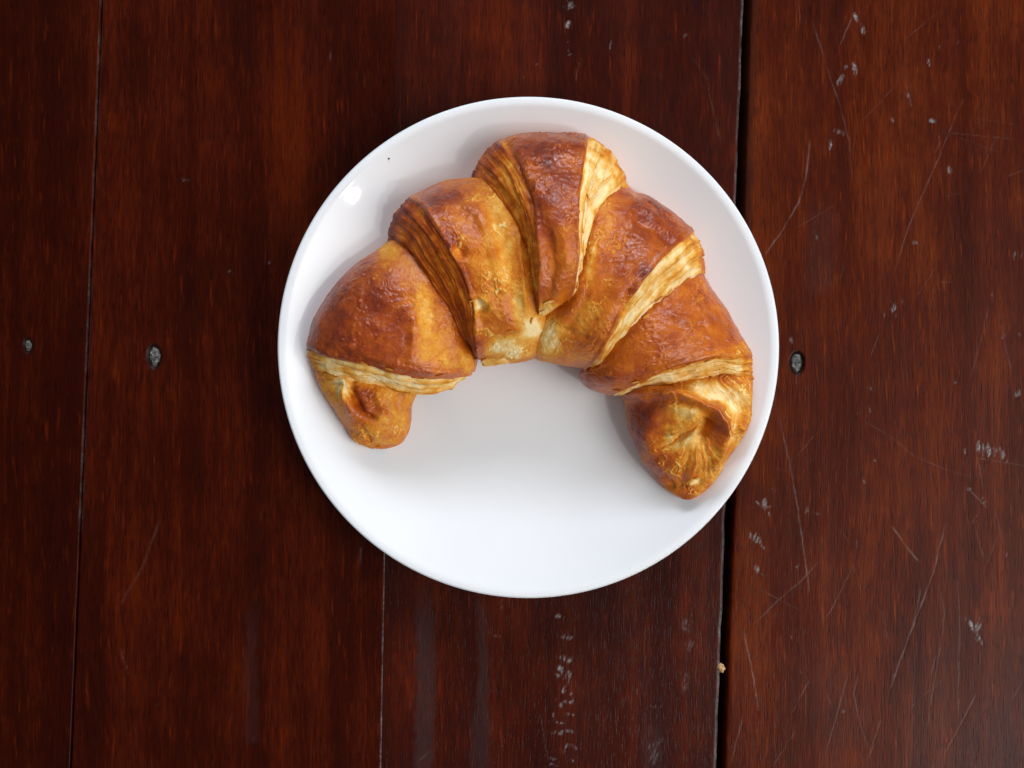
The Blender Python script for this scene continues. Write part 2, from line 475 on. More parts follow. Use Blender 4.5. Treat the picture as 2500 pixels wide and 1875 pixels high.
SCRATCHES = [
    ([(1977, 345), (1972, 400), (1966, 441), (1949, 497), (1912, 560), (1868, 622)], 3.2, .8), ([(1949, 0), (1954, 57)], 2, .45), ([(1983, 51), (2005, 120), (2028, 192), (2052, 262), (2073, 345), (2082, 438)], 2.2, .5),
    ([(2350, 243), (2290, 390), (2220, 548), (2180, 678)], 2.2, .55), ([(2418, 735), (2390, 850), (2367, 933)], 2.6, .35), ([(2146, 814), (2126, 870)], 2.4, .5), ([(2190, 205), (2095, 306)], 2, .25),
    ([(2292, 328), (2294, 350), (2282, 375)], 2.2, .5), ([(2240, 723), (2290, 645)], 2, .3), ([(2079, 45), (2050, 113)], 3, .55), ([(2205, 100), (2290, 30)], 2, .25), ([(2299, 323), (2480, 340)], 1.8, .3), ([(2340, 336), (2440, 372)], 1.8, .35),
    ([(2380, 290), (2485, 305)], 1.8, .28), ([(2310, 480), (2350, 470)], 2, .3), ([(2295, 690), (2330, 688)], 2, .35), ([(2460, 430), (2500, 415)], 2.5, .3), ([(1930, 565), (2040, 500)], 2, .3), ([(2395, 420), (2430, 340)], 2, .25), ([(2218, 222), (2226, 266)], 2, .6),
    ([(2280, 700), (2272, 760)], 2, .35), ([(2448, 770), (2452, 830), (2470, 905)], 2.5, .35), ([(1944, 912), (1946, 938)], 2.5, .5), ([(2050, 690), (2060, 640)], 1.8, .2),
    ([(1903, 1016), (1918, 1085), (1932, 1152), (1948, 1240), (1960, 1321), (1977, 1446)], 3, .75), ([(2178, 1285), (2243, 1372)], 3.4, .85), ([(2310, 1276), (2277, 1406), (2231, 1525), (2195, 1620), (2169, 1700)], 3.6, .75),
    ([(2000, 1372), (1950, 1424), (1898, 1468), (1841, 1525)], 2.8, .45), ([(1858, 1440), (1905, 1465), (1955, 1491)], 2.4, .35), ([(2085, 1378), (2050, 1450), (2016, 1514)], 2.4, .45), ([(2085, 1378), (2105, 1450)], 2, .3),
    ([(1816, 1542), (1838, 1644), (1853, 1734)], 2.8, .75), ([(2300, 1446), (2306, 1500), (2300, 1560), (2275, 1700), (2264, 1780)], 2.6, .5), ([(2338, 1418), (2344, 1502), (2342, 1640), (2340, 1760)], 2.8, .5), ([(2384, 1694), (2355, 1752), (2310, 1836)], 3, .6),
    ([(1977, 1660), (1932, 1745)], 2.4, .5), ([(2073, 1638), (2045, 1740), (2016, 1842)], 2.6, .55), ([(2096, 1650), (2084, 1694), (2102, 1770), (2118, 1820)], 2.6, .55), ([(2152, 1757), (2122, 1850)], 2.6, .55), ([(1816, 1745), (1800, 1800), (1785, 1864)], 2.4, .5),
    ([(1943, 1785), (1886, 1872)], 2.6, .4), ([(2107, 1027), (2170, 1062), (2231, 1112), (2300, 1143), (2367, 1163)], 2.2, .4), ([(2384, 1118), (2500, 1137)], 2.2, .5), ([(2361, 1190), (2412, 1242)], 3, .5), ([(2429, 1242), (2452, 1330)], 2.6, .45), ([(2382, 1285), (2390, 1320), (2402, 1360)], 2.6, .5),
    ([(2250, 1436), (2236, 1500), (2228, 1535)], 3, .5), ([(2388, 1120), (2400, 1190)], 2.4, .45), ([(1895, 1142), (1930, 1152)], 1.8, .4), ([(1942, 1120), (1990, 1060)], 2, .35), ([(2030, 1270), (2078, 1330)], 2, .25), ([(2300, 1660), (2210, 1740)], 2, .3), ([(2470, 1710), (2500, 1660)], 2.4, .3),
    ([(2440, 1300), (2400, 1400)], 2, .22), ([(2020, 1690), (2030, 1720)], 2.4, .5), ([(2160, 1510), (2166, 1560)], 2.4, .45), ([(2144, 1480), (2160, 1510)], 2, .3), ([(2284, 1600), (2275, 1650)], 2.6, .5), ([(1890, 960), (1900, 1040)], 2, .25),
    ([(882, 1335), (878, 1382)], 2.2, .5), ([(294, 1587), (306, 1620), (314, 1650)], 3, .45), ([(1722, 170), (1735, 240), (1760, 350)], 2.2, .3), ([(1320, 1745), (1334, 1830), (1345, 1866)], 2.2, .4), ([(1740, 1470), (1752, 1530)], 2, .3), ([(1405, 200), (1418, 140)], 2, .3), ([(805, 115), (806, 150)], 3, .3),
    ([(1010, 1870), (1052, 1830)], 2, .35), ([(390, 1270), (345, 1390), (285, 1490)], 5, .18), ([(1690, 140), (1725, 190)], 2, .25),
]
HAZE = [([(1036, 1450), (1040, 1620), (1034, 1875), (1034, 2000)], 26, .95), ([(1172, 1450), (1182, 1600), (1176, 1740)], 14, .75), ([(1178, 1720), (1172, 1900)], 26, .65), ([(618, 1480), (612, 1600), (616, 1800)], 18, .35), ([(1590, 1760), (1600, 1900)], 30, .35),
        ([(2440, 1500), (2440, 1900)], 45, .25), ([(1960, 1630), (2060, 1760)], 70, .22), ([(2010, 500), (2000, 680)], 40, .35), ([(2320, 1560), (2310, 1760)], 22, .3)]
PITS = [(376, 871, 17, 30, 3), (1946, 886, 18, 28, 3), (68, 843, 11, 19, 2)]

M_IDX = 0
planks = []
for bi, (eL, eR) in enumerate(EDGES):
    k0 = CAM_Z / FPX
    width = (eR[0] - eL[0]) * k0
    length = (Y_BOT - Y_TOP) * k0
    st = STEP[bi] * 1e-3
    nx = int(width / st); ny = int(length / (st if bi > 1 else st * 1.3))
    fx = np.linspace(0, 1, nx)
    # extra lines near the edges for the worn arris
    e = np.array([0, .3, .7, 1.2, 1.8]) * 1e-3 / width
    fx = np.unique(np.r_[e, fx[(fx > e[-1]) & (fx < 1 - e[-1])], 1 - e])
    fy = np.linspace(0, 1, ny)
    FX, FY = np.meshgrid(fx, fy, indexing='ij')
    PY = Y_TOP + (Y_BOT - Y_TOP) * FY
    r = PY / 1875.0
    XL = eL[0] + (eL[1] - eL[0]) * r
    XR = eR[0] + (eR[1] - eR[0]) * r
    # hand-planed edges wander a little
    amp = 2.2 if bi >= 2 else 0.8
    XL = XL + (0 if bi == 2 else 1) * amp * 0.5 * fbm(PY / 60, 3.1 + bi * 9, 0.5, 5, 4) * (1 if bi == 3 else .4)
    XR = XR + amp * fbm(PY / 70, 7.7 + bi * 5, 0.5, 9, 4) * (1.2 if bi == 2 else 0 if bi == 1 else .4)
    PX = XL + (XR - XL) * FX
    X, Yw = px2w(PX, PY, 0.0)
    dL = (PX - XL) * k0; dR = (XR - PX) * k0
    dE = np.minimum(dL, dR)
    Z = 0.00025 * fbm(X * 25, Yw * 5, bi * 3.3, 21, 3)
    rad = 0.0011 if bi >= 2 else 0.0004
    if bi == 1: dE = np.where(dR < dL, dE + 0.0003, dE)
    if bi == 2: dE = np.where(dL < dR, dE + 0.0009, dE)
    Z = Z - np.where(dE < rad, rad - np.sqrt(np.maximum(rad ** 2 - (rad - dE) ** 2, 0)), 0)
    wear = np.zeros_like(Z); scr = np.zeros_like(Z); haze = np.zeros_like(Z); grime = np.zeros_like(Z)
    x0, x1 = PX.min(), PX.max()
    wob1 = fbm(PX / 9, PY / 16, bi, 33, 2); wob2 = fbm(PX / 9, PY / 16, bi + 9.5, 37, 2)
    for (cx, cy, w, h, a, sgt) in CHIPS:
        if not (x0 - 40 < cx < x1 + 40): continue
        ii = np.where((fx * (x1 - x0) + x0 > cx - 130) & (fx * (x1 - x0) + x0 < cx + 130))[0]
        jj = np.where(np.abs(Y_TOP + (Y_BOT - Y_TOP) * fy - cy) < 80)[0]
        if len(ii) == 0 or len(jj) == 0: continue
        sl = np.ix_(ii, jj)
        t = math.radians(a)
        dx = PX[sl] - cx + 3.5 * wob1[sl]; dy = PY[sl] - cy + 6 * wob2[sl]
        u = (dx * math.cos(t) + dy * math.sin(t)) / (w * 0.5); v = (-dx * math.sin(t) + dy * math.cos(t)) / (h * 0.5)
        d = np.sqrt(u * u + v * v)
        wear[sl] = np.maximum(wear[sl], sgt * (0.85 if bi == 2 else 1.0) * (1 - sstep(0.65, 1.25, d)))
    # the chips break up along slanting fibres
    wear = wear * np.clip(0.55 + 1.9 * fbm((PX + 0.30 * PY) / 4.2, PY / 17, bi * 2.7, 95, 2), 0.0, 1.25)
    for (poly, w, sgt) in SCRATCHES:
        P = np.array(poly, float)
        if P[:, 0].max() < x0 - 10 or P[:, 0].min() > x1 + 10: continue
        xx = fx * (x1 - x0) + x0
        ii = np.where((xx > P[:, 0].min() - 110) & (xx < P[:, 0].max() + 110))[0]
        yy = Y_TOP + (Y_BOT - Y_TOP) * fy
        jj = np.where((yy > P[:, 1].min() - 12) & (yy < P[:, 1].max() + 12))[0]
        if len(ii) == 0 or len(jj) == 0: continue
        sl = np.ix_(ii, jj)
        d, fr = seg_dist(PX[sl] + 1.6 * wob1[sl], PY[sl], poly)
        fade = np.minimum(1, np.minimum(fr, 1 - fr) * 6 + 0.25)
        scr[sl] = np.maximum(scr[sl], sgt * fade * (1 - sstep(w * 0.25, w * 0.75, d)))
    for (poly, w, sgt) in HAZE:
        P = np.array(poly, float)
        if P[:, 0].max() < x0 - 60 or P[:, 0].min() > x1 + 60: continue
        d, fr = seg_dist(PX + 9 * wob1, PY, poly)
        fade = np.minimum(1, np.minimum(fr, 1.2) * 5 + 0.2)
        haze = np.maximum(haze, sgt * fade * (1 - sstep(w * 0.5, w * 1.25, d)) * (0.8 + 0.2 * wob2))
    Z = Z - 0.00016 * wear - 0.00003 * scr
    for (cx, cy, rx, ry, own) in PITS:
        if not (x0 < cx < x1): continue
        d = np.sqrt(((PX - cx + 2 * wob1) / rx) ** 2 + ((PY - cy + 2 * wob2) / ry) ** 2)
        Z = Z - 0.0011 * (1 - sstep(0.75, 1.12, d))
        grime = np.maximum(grime, 0.85 * (1 - sstep(0.85, 1.35, d)))
    if bi == 2:      # worn, bare right-hand arris along the gap
        ed = 1 - sstep(0.0004, 0.0011, dR + 0.00025 * wob1)
        wear = np.maximum(wear, ed * np.clip(0.38 + 0.55 * fbm(PX / 40, PY / 70, 2.2, 71, 3), 0.05, .75))
    if bi in (0, 1):
        ed = 1 - sstep(0.0001, 0.0006, (dR if bi == 0 else dL))
        wear = np.maximum(wear, ed * np.clip(0.10 + 0.25 * fbm(PX / 40, PY / 70, 4.2, 73, 3), 0, .3) * (PY < 1300))
        if bi == 1:
            wear = np.maximum(wear, (1 - sstep(0.00015, 0.0005, dR)) * np.clip(0.50 + 0.4 * fbm(PX / 30, PY / 50, 1.7, 75, 3), 0, .8) * (PY > 1200))
    if bi == 3:
        grime = np.maximum(grime, 0.55 * (1 - sstep(0.0008, 0.0045, dL + 0.0012 * wob1)) * (PY < 900))
    # walls of the board: carry the outer columns down, then the ends
    V = np.stack([X, Yw, Z], -1)
    low = V[:1].copy(); low[..., 2] = -0.022
    high = V[-1:].copy(); high[..., 2] = -0.022
    V = np.concatenate([low, V, high], 0)
    padf = lambda A: np.concatenate([A[:1] * 0, A, A[-1:] * 0], 0)
    attrs = {'wear': padf(wear), 'scratch': padf(scr), 'haze': padf(haze), 'grime': padf(grime)}
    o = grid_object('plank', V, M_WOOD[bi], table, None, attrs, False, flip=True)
    planks.append(o)

# each filled nail hole: a lumpy plug sunk in its board
rng = np.random.default_rng(4)
for (cx, cy, rx, ry, own) in PITS:
    x, y = px2w(cx, cy, 0)
    k0 = CAM_Z / FPX
    nr, na = 14, 40
    R, A = np.meshgrid(np.linspace(0.02, 1, nr), np.linspace(0, 2 * np.pi, na, endpoint=False), indexing='ij')
    U = R * np.cos(A); W = R * np.sin(A)
    wob = 1 + 0.28 * fbm(np.cos(A) * 1.5 + cx, np.sin(A) * 1.5, 0.3, 3, 3)
    z = -0.0009 + 0.0007 * (1 - R ** 2) + 0.00035 * fbm(U * 3 + cx, W * 3 + cy, 0.1, 5, 3) - 0.0006 * sstep(.8, 1, R)
    V = np.stack([x + U * rx * k0 * wob * 0.86, y + W * ry * k0 * wob * 0.86, z], -1)
    bi = [i for i, (l, r) in enumerate(EDGES) if l[0] - 80 < cx < r[0]][-1]
    p = grid_object('nail_plug', V, M_PLUG, planks[bi], None, None, True)

# dark board added below the planks to keep light out of the gaps
def box(name, x0, x1, y0, y1, z0, z1, mat, parent):
    v = np.array([(x, y, z) for z in (z0, z1) for y in (y0, y1) for x in (x0, x1)], float)
    q = np.array([(0, 2, 3, 1), (4, 5, 7, 6), (0, 1, 5, 4), (2, 6, 7, 3), (0, 4, 6, 2), (1, 3, 7, 5)])
    return mesh_object(name, v, q, mat, parent, smooth=False)
box('added_backing', -0.23, 0.23, -0.165, 0.165, -0.034, -0.0222, M_UNDER, table)

# ------------------------------------------------------------------ the plate
PR = 0.0900
PXC, PYC = px2w(1290, 848, 0.0185)


def plate_top(r):
    r = np.asarray(r, float)
    t = np.clip((r - 0.044) / 0.046, 0, 1)
    return 0.0048 + 0.0142 * t ** 1.75


prof = []
for r in np.linspace(0, 0.0870, 90):
    prof.append((r, float(plate_top(r))))
zr = float(plate_top(0.0870)); sl = math.atan(0.0142 * 1.75 / 0.046 * ((0.0870 - 0.044) / 0.046) ** 0.75)
# rolled lip: the slope eases over a few millimetres, then turns down round the edge
x, z = prof[-1]
for i in range(26):
    a = sl + (-0.06 - sl) * float(sstep(0.0, 1.0, np.array((i + 1) / 26)))
    x += 0.00012 * math.cos(a); z += 0.00012 * math.sin(a)
    prof.append((x, z))
for i in range(14):
    a = -0.06 + (-math.pi + 0.45 + 0.06) * (i + 1) / 14
    x += 0.00019 * math.cos(a); z += 0.00019 * math.sin(a)
    prof.append((x, z))
lipx, lipz = prof[-1]
sc = PR / max(p[0] for p in prof)
prof = [(p[0] * sc, p[1]) for p in prof]
lipx *= sc
for r, zz in [(0.080, None), (0.070, None), (0.060, None), (0.052, None), (0.047, None)]:
    prof.append((r, float(plate_top(r)) - 0.0034))
prof += [(0.0455, 0.0004), (0.0448, 0.0000), (0.0425, 0.0000), (0.0418, 0.0005), (0.0412, 0.0016), (0.0, 0.0016)]
prof = np.array(prof)
na = 256
A = np.linspace(0, 2 * np.pi, na, endpoint=False)
V = np.zeros((len(prof), na, 3))
V[..., 0] = PXC + prof[:, :1] * np.cos(A)
V[..., 1] = PYC + prof[:, :1] * np.sin(A)
V[..., 2] = prof[:, 1:] + 0.00012
plate = grid_object('plate', V, M_PLATE, None, None, None, True)
tag(plate, 'round white glazed plate with raised rim on the dark table', 'plate')

# ------------------------------------------------------------------ the croissant
croissant = empty('croissant', (0, 0, 0))
tag(croissant, 'golden brown glazed croissant curved in a crescent on the white plate', 'croissant')

NT_TOP, NT_BOT = 250, 26
PHI = np.linspace(0, np.pi, NT_TOP)
TAU = (1 - np.cos(PHI)) / 2

# loops run from the outer to the inner silhouette: (points, crown height mm, silhouette height mm)
PARTS = {}
PARTS['crown'] = dict(loops=[
    ([(1152, 430), (1200, 472), (1243, 525), (1270, 592), (1284, 660), (1294, 720), (1302, 778)], 39.6, 15, 25),
    ([(1172, 388), (1215, 425), (1256, 490), (1283, 565), (1298, 645), (1305, 720), (1308, 782)], 44.8, 17, 26),
    ([(1215, 346), (1250, 385), (1284, 450), (1308, 540), (1320, 620), (1320, 705), (1315, 786)], 49.5, 18, 27),
    ([(1275, 326), (1300, 385), (1326, 470), (1342, 560), (1347, 640), (1340, 715), (1324, 784)], 52, 19, 27),
    ([(1366, 322), (1370, 385), (1373, 470), (1380, 560), (1386, 640), (1370, 705), (1345, 765)], 52.5, 19, 28),
    ([(1436, 333), (1428, 390), (1414, 462), (1411, 555), (1412, 630), (1402, 690), (1376, 738)], 50.5, 18, 29),
    ([(1492, 370), (1470, 415), (1434, 480), (1423, 560), (1417, 640), (1408, 695), (1386, 740)], 45.5, 17, 28),
    ([(1539, 458), (1500, 484), (1462, 522), (1438, 575), (1423, 645), (1412, 700), (1392, 742)], 39.5, 15, 26)],
    crest=(2, 5))
PARTS['left_shoulder'] = dict(loops=[
    ([(1172, 425), (1235, 480), (1285, 560), (1315, 640), (1332, 730), (1330, 800), (1318, 872)], 40.5, 15),
    ([(1139, 434), (1190, 480), (1236, 560), (1262, 650), (1284, 740), (1288, 800), (1272, 884)], 44, 16),
    ([(1085, 442), (1122, 490), (1165, 570), (1205, 660), (1235, 760), (1240, 815), (1215, 886)], 45, 17),
    ([(1040, 461), (1075, 500), (1118, 570), (1155, 645), (1188, 740), (1198, 808), (1190, 882)], 45.5, 17),
    ([(1000, 482), (1033, 508), (1070, 560), (1102, 615), (1134, 680), (1154, 750), (1163, 810), (1171, 877)], 44.5, 17),
    ([(960, 527), (1005, 562), (1040, 618), (1078, 675), (1116, 741), (1143, 811), (1163, 870)], 39, 15),
    ([(946, 590), (980, 612), (1015, 652), (1058, 710), (1098, 768), (1132, 828), (1160, 872)], 33.6, 13)],
    crest=(None, 4))
PARTS['left_arm'] = dict(loops=[
    ([(985, 550), (1030, 610), (1078, 685), (1118, 755), (1145, 815), (1168, 866)], 33, 13),
    ([(932, 601), (968, 640), (1008, 700), (1055, 770), (1105, 832), (1164, 886)], 37, 14),
    ([(849, 661), (890, 702), (940, 760), (990, 825), (1050, 870), (1158, 905)], 38.5, 15),
    ([(786, 740), (825, 785), (885, 830), (960, 872), (1040, 898), (1153, 906)], 38.5, 15),
    ([(756, 805), (795, 835), (850, 860), (930, 890), (1020, 911), (1100, 916), (1151, 908)], 37, 15),
    ([(751, 848), (790, 866), (830, 876), (906, 889), (960, 907), (1025, 917), (1085, 921), (1148, 912)], 34, 14),
    ([(755, 874), (800, 895), (850, 906), (910, 918), (965, 930), (1025, 940), (1080, 938), (1135, 922)], 28.5, 12),
    ([(768, 905), (819, 920), (863, 933), (917, 943), (971, 951), (1020, 959), (1060, 957), (1100, 946)], 21.5, 9.5)],
    crest=(None, 5))
PARTS['left_tip'] = dict(loops=[
    ([(778, 880), (830, 895), (880, 908), (930, 918), (980, 928), (1030, 938)], 21, 9.5),
    ([(770, 918), (815, 928), (870, 942), (930, 950), (985, 957), (1018, 963)], 24.5, 10),
    ([(793, 962), (830, 972), (880, 982), (940, 988), (985, 988), (1006, 992)], 24.5, 11),
    ([(820, 1003), (850, 1010), (890, 1020), (940, 1025), (980, 1025), (1004, 1030)], 23.5, 11),
    ([(848, 1045), (876, 1053), (910, 1060), (950, 1062), (975, 1062), (992, 1066)], 20.5, 11),
    ([(874, 1079), (895, 1083), (920, 1085), (945, 1085), (962, 1086), (970, 1087)], 15.5, 10.5),
    ([(908, 1095), (916, 1095.5), (924, 1096), (932, 1096), (938, 1095.5), (944, 1095)], 11.5, 10.2)],
    crest=(None, None))
PARTS['right_shoulder'] = dict(loops=[
    ([(1515, 440), (1465, 480), (1425, 560), (1405, 650), (1365, 730), (1305, 800), (1280, 862)], 39, 15),
    ([(1541, 459), (1510, 490), (1466, 560), (1440, 650), (1402, 735), (1340, 810), (1308, 876)], 43, 16),
    ([(1590, 482), (1560, 525), (1520, 595), (1482, 680), (1447, 760), (1402, 830), (1368, 890)], 44, 17),
    ([(1640, 517), (1612, 556), (1568, 612), (1530, 680), (1492, 755), (1455, 825), (1405, 897)], 45.5, 17),
    ([(1690, 563), (1656, 597), (1609, 639), (1576, 678), (1545, 718), (1513, 772), (1483, 827), (1460, 872), (1428, 903)], 44, 17),
    ([(1717, 620), (1690, 638), (1640, 672), (1598, 714), (1562, 760), (1524, 812), (1490, 856), (1462, 890), (1438, 908)], 38, 15),
    ([(1722, 684), (1672, 700), (1625, 730), (1578, 768), (1531, 815), (1494, 855), (1470, 882), (1446, 908)], 33.6, 13)],
    crest=(None, 4))
PARTS['right_arm'] = dict(loops=[
    ([(1708, 645), (1655, 672), (1605, 707), (1555, 750), (1510, 800), (1470, 845), (1430, 890)], 33, 13),
    ([(1733, 696), (1695, 720), (1640, 760), (1580, 812), (1525, 856), (1475, 890), (1417, 917)], 37, 14),
    ([(1768, 747), (1730, 765), (1675, 800), (1610, 845), (1545, 885), (1485, 915), (1425, 937)], 38.5, 15),
    ([(1808, 815), (1770, 818), (1715, 838), (1650, 868), (1580, 902), (1515, 930), (1450, 953)], 38, 15),
    ([(1835, 868), (1795, 866), (1738, 874), (1680, 886), (1625, 900), (1582, 917), (1550, 936), (1520, 951), (1488, 965)], 35, 14),
    ([(1838, 898), (1795, 892), (1740, 898), (1685, 908), (1635, 920), (1590, 932), (1555, 944), (1500, 965)], 30, 12.5),
    ([(1838, 930), (1795, 925), (1745, 928), (1695, 938), (1645, 946), (1600, 953), (1560, 958), (1520, 962)], 24.5, 11)],
    crest=(None, 4))
PARTS['right_tip'] = dict(loops=[
    ([(1832, 890), (1780, 895), (1720, 905), (1660, 915), (1600, 925), (1535, 935)], 24, 11),
    ([(1838, 930), (1785, 925), (1725, 932), (1660, 938), (1600, 944), (1524, 954)], 27.5, 11.5),
    ([(1836, 984), (1795, 975), (1740, 970), (1680, 967), (1600, 970), (1526, 984)], 29, 12),
    ([(1829, 1039), (1795, 1033), (1740, 1025), (1680, 1020), (1600, 1026), (1534, 1043)], 29, 12.5),
    ([(1806, 1086), (1775, 1083), (1730, 1083), (1670, 1085), (1610, 1090), (1555, 1098)], 27, 12.5),
    ([(1774, 1129), (1750, 1133), (1715, 1138), (1665, 1143), (1620, 1146), (1584, 1151)], 24, 12),
    ([(1751, 1170), (1732, 1174), (1700, 1180), (1660, 1183), (1632, 1182), (1609, 1181)], 20, 11.5),
    ([(1713, 1205), (1700, 1208), (1682, 1210), (1664, 1210), (1652, 1209), (1641, 1206)], 15.5, 11),
    ([(1694, 1217), (1688, 1219), (1682, 1220), (1676, 1220), (1670, 1219), (1664, 1217)], 11.5, 10.4)],
    crest=(None, None))

# sculpting strokes: part -> (polyline px, half width px, height mm)
SCULPT = {
    'crown': [([(1232, 345), (1262, 395), (1288, 455), (1302, 520)], 9, -1.6), ([(1262, 345), (1290, 410), (1312, 480)], 16, .9), ([(1290, 400), (1360, 405), (1430, 395)], 22, -.7),
              ([(1282, 590), (1296, 680), (1303, 760)], 5, -1.0), ([(1318, 560), (1328, 640), (1324, 720)], 7, .9), ([(1405, 690), (1385, 722), (1345, 745)], 9, .8), ([(1340, 560), (1352, 660), (1340, 730)], 10, -.9),
              ([(1375, 560), (1385, 640)], 14, .7), ([(1474, 405), (1440, 490), (1425, 560)], 5, -.8), ([(1500, 400), (1470, 455)], 6, -.8)],
    'left_shoulder': [([(1112, 595), (1128, 612), (1124, 628)], 11, -1.2), ([(1108, 590), (1106, 615), (1120, 638), (1140, 640)], 5, .8), ([(1165, 742), (1172, 752)], 16, -2.2), ([(1150, 725), (1185, 735)], 8, .9),
                      ([(1185, 480), (1225, 570), (1248, 680), (1262, 780)], 18, -1.2), ([(1200, 600), (1225, 700)], 14, .7), ([(1160, 800), (1172, 850)], 16, 1.2), ([(1262, 560), (1275, 680), (1282, 760)], 6, .9), ([(1130, 500), (1165, 520), (1190, 560)], 12, .7), ([(1050, 520), (1090, 520)], 20, .6)],
    'left_arm': [([(1010, 770), (1008, 830), (1000, 875)], 10, .9), ([(1035, 740), (1070, 820), (1085, 880)], 26, -1.0), ([(790, 885), (860, 905), (940, 925), (1010, 940)], 5, -.9), ([(860, 893), (930, 908), (1000, 925), (1060, 932)], 7, .6)],
    'left_tip': [([(775, 925), (815, 935), (850, 942)], 8, -1.5), ([(858, 932), (866, 972), (888, 1012), (915, 1022)], 8, -2.6), ([(835, 932), (845, 972), (866, 1012)], 11, 2.0), ([(890, 975), (915, 985)], 16, -.8), ([(920, 965), (935, 1010), (910, 1030)], 9, .8), ([(880, 1040), (900, 1072)], 6, -.8), ([(965, 965), (975, 1020)], 9, -.7), ([(930, 1050), (970, 1040)], 7, -.6)],
    'right_shoulder': [([(1545, 530), (1600, 560), (1650, 600)], 12, -1.3), ([(1520, 520), (1560, 510), (1610, 535)], 10, 1.0), ([(1540, 570), (1590, 600)], 10, .8), ([(1535, 710), (1520, 760)], 6, -.8), ([(1560, 690), (1540, 735)], 6, .8), ([(1365, 800), (1400, 815), (1440, 825)], 6, -.7),
                       ([(1440, 680), (1420, 750), (1380, 810)], 12, -.8), ([(1655, 640), (1600, 690), (1550, 760)], 5, -.8), ([(1555, 462), (1560, 480)], 9, -1.0), ([(1690, 650), (1630, 690), (1575, 745)], 5, .7)],
    'right_arm': [([(1640, 770), (1680, 780), (1700, 810)], 9, .9), ([(1660, 800), (1720, 790)], 8, -.8), ([(1700, 740), (1740, 780)], 9, .7), ([(1560, 830), (1500, 880), (1440, 915)], 16, -.8), ([(1500, 925), (1540, 905)], 12, .6), ([(1800, 880), (1740, 890), (1660, 905), (1600, 925)], 4, -.9), ([(1820, 900), (1760, 905), (1700, 915)], 4, .7)],
    'right_tip': [([(1530, 966), (1600, 958), (1660, 964), (1705, 980), (1745, 1000), (1766, 1025), (1770, 1055), (1758, 1095), (1742, 1140)], 13, 4.2), ([(1780, 950), (1812, 1000), (1800, 1060), (1775, 1100)], 20, -2.5), ([(1720, 955), (1760, 965), (1790, 985)], 17, -2.6),
                  ([(1732, 1022), (1722, 1045), (1712, 1070)], 15, -5.0), ([(1708, 1036), (1680, 1056), (1648, 1074)], 7, -2.6), ([(1700, 1022), (1670, 1045), (1640, 1062)], 9, 1.6), ([(1620, 985), (1690, 1005), (1710, 1020)], 13, 1.2), ([(1822, 960), (1826, 1010), (1812, 1060)], 8, 2.2), ([(1600, 1010), (1580, 1060), (1600, 1120)], 20, 1.2), ([(1690, 1100), (1670, 1150), (1660, 1190)], 12, -1.0), ([(1620, 1165), (1640, 1185)], 8, -1.0), ([(1700, 1177), (1706, 1180)], 7, -1.0)],
}
